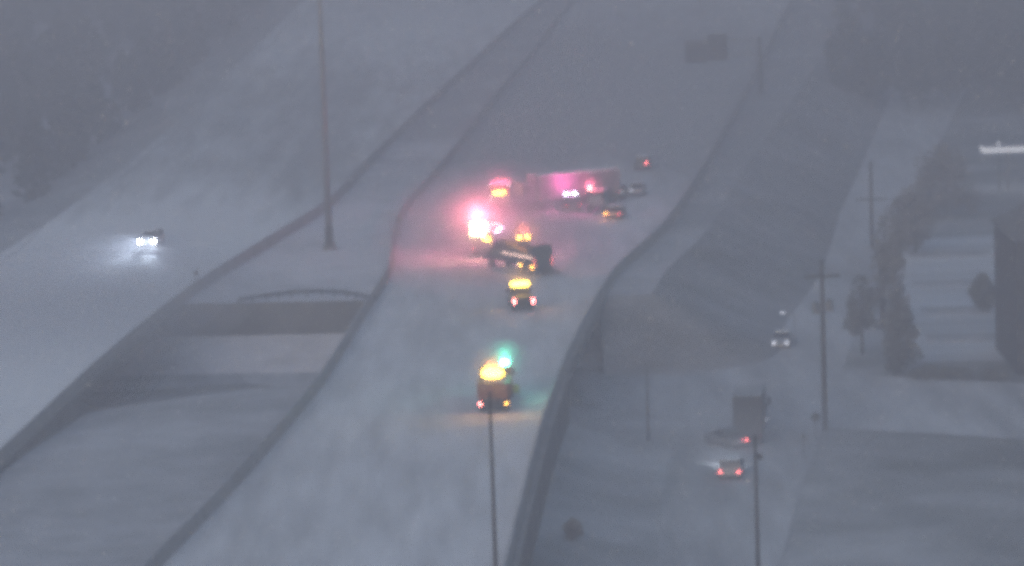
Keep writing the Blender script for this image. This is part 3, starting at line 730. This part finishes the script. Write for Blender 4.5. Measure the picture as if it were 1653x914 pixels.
# --- plow truck with arrow board, green and orange beacons
p, yaw = heading((797, 668), (806, 639), 0); r = empty('plow_truck', p + Vector((0, 0, .01)), yaw)
tag(r, 'highway plow truck with yellow arrow board and green beacon, nearest on the crash carriageway', 'truck')
chassis(r, .1, 8.6)
mb = MB(); mb.box(-1.22, 1.22, .5, 5.3, 1.15, 2.45, .05, -.12, 0, 0); bd = mb.build('dump_body', M['orange'], r)
for y in (1.2, 2.2, 3.2, 4.2):
    for s_ in (-1, 1):
        xx = sorted((s_ * 1.28, s_ * 1.42)); mb = MB(); mb.box(xx[0], xx[1], y - .07, y + .07, 1.2, 2.4, .02); mb.build('side_rib', M['orange'], bd)
mb = MB(); mb.box(-1.1, 1.1, .9, 5.0, 2.46, 2.75, .12, .35, .4, .4); mb.build('salt_load', M['snowcap'], r)
mb = MB(); mb.box(-1.18, 1.18, .38, .47, 1.15, 2.4, .02); mb.build('tailgate', M['orange'], r)
mb = MB(); mb.box(-.55, .55, -.15, .36, .6, 1.1, .04, -.1); mb.build('salt_spreader', M['dsteel'], r)
mb = MB(); mb.tube((0, .1, .35), (0, .1, .45), .35, n=14); mb.build('spinner_disc', M['steel'], r)
mb = MB(); mb.box(-1.2, 1.2, -.02, .12, .55, .75, .02); mb.build('rear_bumper', M['dsteel'], r)
mb = MB(); mb.box(-1.05, 1.05, .26, .36, 2.95, 3.95, .03); ab = mb.build('arrow_board', M['black'], r)
mb = MB(); mb.box(-.9, -.8, .30, .40, 2.3, 2.95); mb.box(.8, .9, .30, .40, 2.3, 2.95); mb.build('board_stand', M['dsteel'], ab)
AR = [(i * .26 - .78, 3.12 + j * .23) for i in range(7) for j in range(4) if not (i in (0, 6) and j in (0, 3))]
for x, z in AR:
    mb = MB(); mb.tube((x, .25, z), (x, .2, z), .12, n=12); mb.build('arrow_lamp', M['e_yel'], ab)
for s_ in (-1, 1):
    lens(r, 'reflector', s_ * .85 - .06, s_ * .85 + .06, .33, .375, 2.05, 2.15, 'chev'); lens(r, 'reflector', s_ * 1.08 - .05, s_ * 1.08 + .05, .34, .375, 2.2, 2.3, 'chev')
tails(r, 1.12, .85, 'e_redh', .09)
for o in r.children:
    if o.name.startswith('taillight') and o.data.vertices[0].co.x > 0: o.data.materials[0] = M['e_amber2']
cab(r, 'orange', 5.6, 7.3, 1.2, 1.1, 2.95, 1.5)
mb = MB(); mb.box(-1.3, 1.3, 5.2, 5.5, 2.46, 3.15, .03, .0, -.3); mb.build('cab_shield', M['orange'], r)
for x, m in ((.72, 'e_green'), (-.62, 'e_orange')):
    mb = MB(); mb.tube((x, 6.2, 2.96), (x, 6.2, 3.04), .22, n=14); bq = mb.build('beacon', M['black'], r)
    mb = MB(); mb.ball((x, 6.2, 3.34 if m == 'e_green' else 3.2), .42 if m == 'e_green' else .17, 1, 1, .85); mb.build('beacon_dome', M[m], bq)
for y in (1.3, 2.7):
    for s_ in (-1, 1): wheel(r, s_ * .98, y, .52, .5)
for s_ in (-1, 1): wheel(r, s_ * 1.05, 7.9, .52, .32)
mb = MB()
for k in range(8):
    a0, a1 = R(-35 + k * 18), R(-35 + (k + 1) * 18)
    q = [(-1.7, 9.7 + .45 * math.sin(a0), .62 - .5 * math.cos(a0)), (1.7, 9.3 + .45 * math.sin(a0), .62 - .5 * math.cos(a0)), (1.7, 9.3 + .45 * math.sin(a1), .62 - .5 * math.cos(a1)), (-1.7, 9.7 + .45 * math.sin(a1), .62 - .5 * math.cos(a1))]
    v = [mb.bm.verts.new(t) for t in q] + [mb.bm.verts.new((t[0], t[1] + .05, t[2])) for t in q]
    for f in ((0, 1, 2, 3), (7, 6, 5, 4), (0, 4, 5, 1), (2, 6, 7, 3), (1, 5, 6, 2), (3, 7, 4, 0)): mb.bm.faces.new([v[i] for i in f])
mb.build('plow_blade', M['yellow'], r)
lamp(r, (.1, .1, 4.2), (1, .33, .06), 260, .2); halo(r, (0, .1, 3.7), 'added snow cloud making an orange halo round the arrow board of the plow truck', 2.3, 2.3, 2.0, .03); lamp(r, (.72, 6.1, 4.3), (.10, 1, .58), 300, .2); halo(r, (.72, 6.2, 3.5), 'added snow cloud making a green halo round the plow truck beacon', 2.2, 2.2, 2.0, .03)

# --- service truck with amber bar
p, yaw = heading((846, 504), (834, 490), 0); r = empty('service_truck', p, yaw)
tag(r, 'small service truck with a wide yellow light bar, stopped behind the wrecker', 'truck')
chassis(r, .1, 5.6, z=.5)
mb = MB(); mb.box(-1.02, 1.02, 0, 2.7, .75, 1.5, .04); bd = mb.build('service_body', M['charcoal'], r)
for s_ in (-1, 1):
    for y in (.1, 1.0, 1.9):
        xx = sorted((s_ * 1.025, s_ * 1.05)); mb = MB(); mb.box(xx[0], xx[1], y, y + .75, .85, 1.4, .01); mb.build('locker_door', M['white'], bd)
mb = MB(); mb.box(-.95, .95, -.12, .0 - .005, .5, .72, .02); mb.build('rear_bumper', M['dsteel'], r)
cab(r, 'charcoal', 2.8, 4.5, .98, .7, 2.0, 1.2)
lightbar(r, -.85, .85, 2.6, 2.25, 'e_yel', h=.42)
mb = MB(); mb.box(-.9, -.84, 2.5, 2.56, 1.5, 2.2); mb.box(.84, .9, 2.5, 2.56, 1.5, 2.2); mb.build('headache_rack', M['dsteel'], r)
for s_ in (-1, 1): lens(r, 'taillight', s_ * .93 - .07, s_ * .93 + .07, -.05, -.004, .85, 1.35, 'e_redh')
for s_ in (-1, 1):
    wheel(r, s_ * .86, 1.2, .40, .3); wheel(r, s_ * .86, 5.0, .40, .26)
lamp(r, (0, 2.2, 3.1), (1, .32, .06), 170, .2); halo(r, (0, 2.6, 2.6), 'added snow cloud making an amber halo over the service truck light bar', 2.2, 2.2, 1.8, .03)

# --- heavy wrecker with boom
p, yaw = heading((880, 446), (775, 424), 0); r = empty('tow_truck', p, yaw)
tag(r, 'long dark heavy tow truck with a pale boom and twin amber beacons, across the lanes', 'tow truck')
chassis(r, .1, 10.0)
mb = MB(); mb.box(-1.25, 1.25, .3, 6.6, 1.05, 1.9, .05); bd = mb.build('wrecker_body', M['charcoal'], r)
for s_ in (-1, 1):
    for y in (.6, 2.1, 3.6, 5.1):
        xx = sorted((s_ * 1.255, s_ * 1.28)); mb = MB(); mb.box(xx[0], xx[1], y, y + 1.3, 1.12, 1.8, .01); mb.build('locker_door', M['grey'], bd)
mb = MB(); mb.box(-1.15, 1.2, .35, 1.7, 1.91, 3.2, .04); mb.build('winch_box', M['charcoal'], r)
mb = MB(); mb.prism([(1.9, 2.1), (1.9, 2.45), (7.9, 3.35), (7.9, 3.0)], -.85, -.55, .03); mb.build('boom', M['yellow'], r)
mb = MB(); mb.box(-1.36, -1.24, .4, 6.9, 1.92, 2.06, .02); mb.build('glowing_side_rail', M['e_rail'], r)  # rail given its own glow so it shows as a pale line
mb = MB(); mb.box(-.9, .9, 4.1, 4.7, 1.91, 3.3, .05, .35, .1, .1); mb.build('boom_pylon', M['charcoal'], r)
mb = MB(); mb.tube((-.55, 4.4, 3.3), (-.55, 4.4, 3.55), .05, n=6); mb.tube((.55, 4.4, 3.3), (.55, 4.4, 3.55), .05, n=6); mb.build('beacon_bracket', M['dsteel'], r)
for x in (-.5, .5):
    mb = MB(); mb.ball((x, 4.4, 3.72), .24, 1, 1, .8); mb.build('amber_beacon', M['e_amber'], r)
mb = MB(); mb.box(-.25, .25, -1.1, .28, .45, .75, .04); mb.build('underlift', M['dsteel'], r)
mb = MB(); mb.box(-1.1, 1.1, -1.35, -1.1, .4, .65, .04); mb.build('underlift_crossbar', M['dsteel'], r)
mb = MB(); mb.box(-1.25, 1.25, .1, .28, .6, .95, .03); mb.build('rear_bumper', M['dsteel'], r)
cab(r, 'charcoal', 6.9, 9.0, 1.22, 1.05, 3.0, 1.6)
for s_ in (-1, 1):
    mb = MB(); mb.tube((s_ * 1.05, 6.75, 1.3), (s_ * 1.05, 6.75, 3.5), .08, n=8); mb.build('exhaust_stack', M['rim'], r)
    for k in range(3): lens(r, 'taillight', s_ * 1.08 - .07, s_ * 1.08 + .07, .285, .33, 1.15 + k * .3, 1.3 + k * .3, 'e_red')
    for y in (1.5, 2.9): wheel(r, s_ * 1.0, y, .52, .5)
    wheel(r, s_ * 1.05, 9.6, .52, .32)
for y, m in ((.45, 'e_amber2'), (2.95, 'e_amber2'), (3.5, 'e_strip')):
    mb = MB(); mb.ball((-1.32, y, 1.0), .19 if m == 'e_amber2' else .09, .5, 1, 1); mb.build('side_marker', M[m], r)
lamp(r, (0, 4.4, 4.5), (1, .2, .12), 380, .2); halo(r, (0, 4.4, 3.9), 'added snow cloud making an amber halo over the tow truck beacons', 2.6, 2.6, 2.2, .03)

# --- the blazing rescue truck
def box_rescue(name, label, cat_, rear, ahead, paint, L=8.2, W=2.45, H=3.05, cabp=None):
    p, yaw = heading(rear, ahead, 0); r = empty(name, p, yaw); tag(r, label, cat_)
    w2 = W / 2; yb = L - 2.6
    chassis(r, .1, L - .4)
    mb = MB(); mb.box(-w2, w2, .05, yb, .85, H, .06); bd = mb.build('body', M[paint], r)
    for k in range(3):
        y = .3 + k * (yb - .6) / 3
        for s_ in (-1, 1):
            xx = sorted((s_ * (w2 + .004), s_ * (w2 + .03))); mb = MB(); mb.box(xx[0], xx[1], y, y + (yb - .9) / 3, 1.0, H - .75, .01); mb.build('locker_shutter', M['silver'], bd)
    mb = MB(); mb.box(-w2 + .35, w2 - .35, .01, .045, 1.0, H - .5, .01); mb.build('rear_door', M['silver'], bd)
    for s_ in (-1, 1):
        mb = MB(); mb.box(s_ * (w2 - .17) - .07, s_ * (w2 - .17) + .07, .0, .045, 1.0, H - .9, .01); mb.build('chevron_strip', M['e_strip'] if name == 'fire_engine' else M['chev'], bd)
    mb = MB(); mb.box(-w2 + .05, w2 - .05, .3, yb - .2, H + .005, H + .07, .02); mb.build('roof_snow', M['snowcap'], r)
    mb = MB(); mb.box(-w2, w2, -.35, .0, .5, .75, .03); mb.build('rear_step', M['dsteel'], r)
    cab(r, cabp or paint, yb + .12, L, w2 - .04, .85, H - .25)
    for s_ in (-1, 1):
        wheel(r, s_ * (w2 - .25), 1.9, .5, .5); wheel(r, s_ * (w2 - .18), L - 1.3, .5, .32)
    return r, w2, yb
r, w2, yb = box_rescue('rescue_truck', 'rescue truck lost behind a blinding yellow-white floodlight, left of the tow truck', 'fire truck', (779, 417), (803, 399), 'white', H=2.9)
mb = MB(); mb.box(-1.05, 1.0, .1, .35, 2.98, 3.0, .0); mb.build('light_rail', M['dsteel'], r)
for x, z in ((-.85, 2.75), (.05, 2.75), (-.85, 3.6), (.05, 3.6)):
    mb = MB(); mb.box(x - .44, x + .44, -.02, .2, z - .41, z + .41, .12); mb.build('floodlight', M['e_scene'], r)
mb = MB(); mb.tube((-.4, .3, 2.9), (-.4, .3, 4.1), .06, n=8); mb.build('light_tower', M['dsteel'], r)
mb = MB(); mb.box(.2, .95, -.03, .0, 1.9, 2.3, .02); mb.build('warning_panel', M['e_yel'], r)
lightbar(r, -.9, .9, yb + 1.2, 2.75, 'e_redh')
mb = MB(); mb.box(w2 + .005, w2 + .04, 1.5, yb, 2.55, 2.8, .01); mb.build('side_light_strip', M['e_viol'], r)
tails(r, 1.0, 1.0, 'e_red', .1, -.03)
lamp(r, (-.4, .1, 4.8), (1, .20, .26), 5200, .3); halo(r, (-.4, .3, 3.6), 'added snow cloud making a pink halo round the blinding floodlights of the rescue truck', 5.2, 5.2, 4.6, .017); lamp(r, (0, yb + 1.2, 3.9), (1, .12, .3), 1500, .3)
lamp(r, (2.4, 3, 2.9), (1, .45, .8), 160, .3)

# --- fire engine seen from behind
r, w2, yb = box_rescue('fire_engine', 'red fire engine seen from behind with an amber traffic light and lit edge strips', 'fire truck', (807, 343), (811, 326), 'red', L=9.6, W=2.55, H=3.1)
lightbar(r, -.75, .75, -.02, 2.05, 'e_amber', h=.62)
for s_ in (-1, 1):
    mb = MB(); mb.ball((s_ * 1.15, .2, 3.25), .12); mb.build('rear_beacon', M['e_strip'], r)
lightbar(r, -.8, .8, yb + 1.3, 2.95, 'e_red')
mb = MB()
for k in range(9): mb.tube((-.55, 1 + k * .6, 3.3), (.15, 1 + k * .6, 3.3), .025, n=5)
mb.tube((-.55, .6, 3.3), (-.55, 6.2, 3.3), .04, n=6); mb.tube((.15, .6, 3.3), (.15, 6.2, 3.3), .04, n=6); mb.build('roof_ladder', M['rim'], r)
tails(r, 1.08, .95, 'e_redl', .08, -.03)
lamp(r, (0, -.9, 2.9), (1, .2, .15), 420, .2); lamp(r, (0, 4, 4.3), (1, .12, .3), 1500, .3); halo(r, (0, .5, 2.9), 'added snow cloud making a red halo behind the fire engine', 3.0, 3.4, 2.8, .022)

# --- dark rescue vehicle with red beacon, and patrol car, in front of the trailer
r, w2, yb = box_rescue('utility_rescue_truck', 'dark boxy rescue truck with one bright red beacon on its roof, before the trailer', 'truck', (962, 345), (971, 334), 'dkblue', L=6.8, W=2.2, H=2.6)
mb = MB(); mb.tube((-.7, .5, 2.6), (-.7, .5, 2.85), .05, n=6); mb.build('beacon_stem', M['dsteel'], r)
mb = MB(); mb.ball((-.7, .5, 3.05), .24, 1, 1, 1.2); mb.build('red_beacon', M['e_redh'], r)
lamp(r, (-.7, .5, 3.6), (1, .1, .2), 500, .2); halo(r, (-.7, .5, 3.1), 'added snow cloud making a red halo round the roof beacon before the trailer', 1.8, 1.8, 1.7, .03)
r = car('patrol car with blinding violet-white flashers parked against the side of the trailer', (925, 342), (917, 334), 0, 'dkblue', H=1.7, kind='suv', W=2.0, tail='e_redl', name='patrol_car', snowy=False)
lb = lightbar(r, -.62, .62, 2.1, 1.78, 'black', h=.12)
for x in (-.5, .45):
    mb = MB(); mb.box(x - .28, x + .28, 1.95, 2.2, 1.80, 2.02, .03); mb.build('flasher', M['e_viol'], r)
lamp(r, (0, 2.1, 2.9), (1, .10, .42), 1200, .2); lamp(r, (-1.8, 4.0, 2.8), (1, .07, .35), 1500, .2)

# --- jackknifed articulated lorry: forward runs left along the trailer, the near side is -x
A, B = at(1003, 327), at(869, 341); dv = B - A; Lt = dv.length; yaw = math.atan2(-dv.x, dv.y)
r = empty('semi_truck', A, yaw); tag(r, 'long white semi-trailer jackknifed across the lanes with its tractor at the left end', 'semi truck')
mb = MB(); mb.box(0, 2.6, 0, Lt, 1.25, 4.15, .05); tb = mb.build('trailer_box', M['panel'], r)
for k in range(int(Lt / 1.2)):
    mb = MB(); mb.box(-.03, -.001, .3 + k * 1.2, .36 + k * 1.2, 1.35, 4.05); mb.build('side_post', M['silver'], tb)
mb = MB(); mb.box(-.035, -.002, .05, Lt - .05, 4.03, 4.13, .01); mb.build('top_rail', M['snowcap'], tb)
mb = MB(); mb.box(.1, 2.5, .1, Lt - .1, 4.16, 4.3, .04); mb.build('roof_snow', M['snowcap'], r)
for x0 in (.1, 2.3):
    mb = MB(); mb.box(x0, x0 + .2, .2, Lt - .2, .95, 1.24); mb.build('frame_rail', M['dsteel'], r)
mb = MB(); mb.box(.03, .08, 3.4, Lt - 3.4, .3, 1.2); mb.build('side_skirt', M['charcoal'], r)
mb = MB(); mb.box(.2, 2.4, -.1, .1, .5, .7); mb.build('rear_guard', M['dsteel'], r)
for x in (.3, 2.3):
    for y in (1.2, 2.5):
        mb = MB(); mb.tube((x - .25, y, .5), (x + .25, y, .5), .5, n=18); t = mb.build('wheel', M['rubber'], r)
        mb = MB(); mb.tube((x - .27, y, .5), (x - .25, y, .5), .28, n=12); mb.build('rim', M['rim'], t)
for y in (.3, Lt - .3): lens(r, 'marker_light', -.035, .03, y - .08, y + .08, 1.3, 1.4, 'e_redl')
mb = MB(); mb.box(.1, 2.5, Lt + .3, Lt + 2.2, 1.2, 3.6, .1, .08, 0, .2); tc_ = mb.build('tractor_cab', M['silver'], r)
mb = MB(); mb.box(.25, 2.35, Lt + 2.21, Lt + 4.0, 1.0, 2.2, .12, .1, 0, .25); mb.build('bonnet', M['silver'], r)
mb = MB(); mb.box(.07, .10, Lt + 1.0, Lt + 1.9, 2.3, 3.1); mb.build('side_window', M['glass'], tc_)
mb = MB(); mb.box(.3, 2.3, Lt - 1.0, Lt + 4.1, .7, .98); mb.build('tractor_frame', M['dsteel'], r)
for x in (.3, 2.3):
    for y in (Lt - .6, Lt + .65, Lt + 3.3):
        mb = MB(); mb.tube((x - .22, y, .5), (x + .22, y, .5), .5, n=18); mb.build('wheel', M['rubber'], r)
# two small vehicles stopped at the right end of the trailer
c7 = car('dark pickup-sized vehicle with a small pink lamp at the right end of the trailer', (996, 325), (1004, 312), 0, 'charcoal', L=5.0, W=1.9, H=1.9, kind='suv', tail=None)
lens(c7, 'taillight', -.9, -.68, -.06, .03, 1.15, 1.35, 'e_red'); lens(c7, 'reversing_light', .6, .75, -.06, .03, .9, 1.3, 'e_faint')
c8 = car('pale car stopped farthest right of the crash vehicles', (1026, 318), (1036, 308), 0, 'silver', L=4.5, W=1.8, H=1.5, tail=None)
lens(c8, 'taillight', -.7, -.3, -.06, .03, .7, .9, 'e_faint')

# --- box truck on the frontage road
p, yaw = heading((1208, 722), (1214, 700), LOW); r = empty('box_truck', p + Vector((0, 0, .045)), yaw)
tag(r, 'dark grey box truck seen from behind on the frontage road', 'truck')
chassis(r, .1, 8.0)
mb = MB(); mb.box(-1.3, 1.3, 0, 6.0, 1.0, 4.45, .04); bd = mb.build('box', M['grey'], r)
mb = MB(); mb.box(-1.15, 1.15, -.05, -.003, 1.25, 4.0, .01); rd = mb.build('roller_door', M['grey'], bd)
for k in range(7):
    mb = MB(); mb.box(-1.12, 1.12, -.075, -.052, 1.35 + k * .37, 1.38 + k * .37); mb.build('door_slat', M['charcoal'], rd)
mb = MB(); mb.box(-1.25, 1.25, .1, 5.9, 4.46, 4.5, .01); mb.build('roof_snow', M['median'], r)
mb = MB(); mb.box(-1.2, 1.2, -.12, .02, .5, .7, .02); mb.build('rear_bumper', M['dsteel'], r)
tails(r, 1.05, .92, 'red', .08, -.05)
cab(r, 'charcoal', 6.2, 8.2, 1.05, .95, 2.6, .6)
mb = MB(); mb.box(1.35, 1.7, 7.6, 7.75, 2.3, 3.1, .03); mb.build('tall_mirror', M['black'], r)
mb = MB(); mb.ball((1.33, 5.8, 1.35), .07); mb.build('side_marker', M['e_dimw'], r)
for s_ in (-1, 1):
    wheel(r, s_ * 1.0, 1.6, .48, .5); wheel(r, s_ * .95, 7.3, .48, .3)

# ------------------------------------------------------------------ haze, falling snow and added snow clouds in the air
hz = MB(); hz.box(-3400, 3400, -1400, 4400, LOW - 1.2, 62.0)
hm_ = bpy.data.materials.new('snowy_air'); hm_.use_nodes = True; n = hm_.node_tree.nodes; l = hm_.node_tree.links; n.clear()
pv = n.new('ShaderNodeVolumePrincipled'); pv.inputs['Color'].default_value = (0.50, 0.50, 0.58, 1); pv.inputs['Density'].default_value = 0.0027; pv.inputs['Anisotropy'].default_value = 0.2
oo = n.new('ShaderNodeOutputMaterial'); l.new(pv.outputs[0], oo.inputs['Volume'])
def cloud(label, p, rx, ry, rz, dens):  # snow volumes added for halos, glow and lighter patches in the air
    m = bpy.data.materials.new('added_blown_snow'); m.use_nodes = True; n = m.node_tree.nodes; n.clear()
    v = n.new('ShaderNodeVolumePrincipled'); v.inputs['Color'].default_value = (0.74, 0.75, 0.82, 1); v.inputs['Density'].default_value = dens; v.inputs['Anisotropy'].default_value = 0.1
    o = n.new('ShaderNodeOutputMaterial'); m.node_tree.links.new(v.outputs[0], o.inputs['Volume'])
    root = None
    for k, q in enumerate((1.0, .84, .68, .52, .36)):
        mb = MB(); mb.ball((0, 0, 0), 1, rx * q, ry * q, rz * q, 3); c = mb.build('added_snow_cloud' if not k else 'added_snow_shell', m, root, True)
        if not k: root = c; c.location = p; tag(c, label, 'added snow cloud', kind='stuff')
        else: c['kind'] = 'stuff'
for p_, lab, rx, ry, rz, dn in HALO: cloud(lab, p_, rx, ry, rz, dn)
cloud('cloud of blowing snow added to spread a pink glow over the crash vehicles', at(800, 385, 1.5), 14, 38, 8, .007)
cloud('low drift of blowing snow added as a lighter patch over the side road by the box truck', at(1215, 690, LOW + 1), 15, 30, 4.5, .0045)
cloud('thin cloud of blowing snow added to show the glow of the headlights of the oncoming car', at(110, 490, .5), 20, 50, 3.6, .014)
h = hz.build('haze', hm_)
# falling snow: small flakes hanging in the air between the camera and the crash
rng = random.Random(99); V = []; Fc = []
tanx, tany = 826.5 / F * 1.35, 457 / F * 1.5
for _ in range(90000):
    y = 45 + 330 * rng.random() ** .5
    cyz = HC - y * math.tan(PITCH); x = rng.uniform(-1, 1) * y * tanx; z = cyz + rng.uniform(-1, 1) * y * tany
    if z < .3 or z > 61: continue
    q = .007 * rng.uniform(.5, 1.5) * (1 + y / 150); a = rng.uniform(0, 6.28); L = q * 2.2
    u = Vector((math.cos(a), math.sin(a), 0)) * q; v = Vector((.5 * rng.uniform(.3, 1), 0, -1)) * L
    k = len(V); c = Vector((x, y, z)); V += [tuple(c + u), tuple(c - u + v * .2), tuple(c + v)]; V.append(tuple(c + Vector((0, q, 0)) + v * .4)); Fc += [(k, k + 1, k + 2), (k, k + 2, k + 3), (k + 1, k + 3, k + 2)]
me = bpy.data.meshes.new('falling_snow'); me.from_pydata(V, [], Fc); me.materials.append(M['snowcap'])
o = bpy.data.objects.new('falling_snow', me); COL.objects.link(o); tag(o, 'fine snowflakes falling through the whole view', 'snow', kind='stuff'); tag(h, 'even veil of blowing snow and haze over the whole scene', 'haze', kind='stuff')
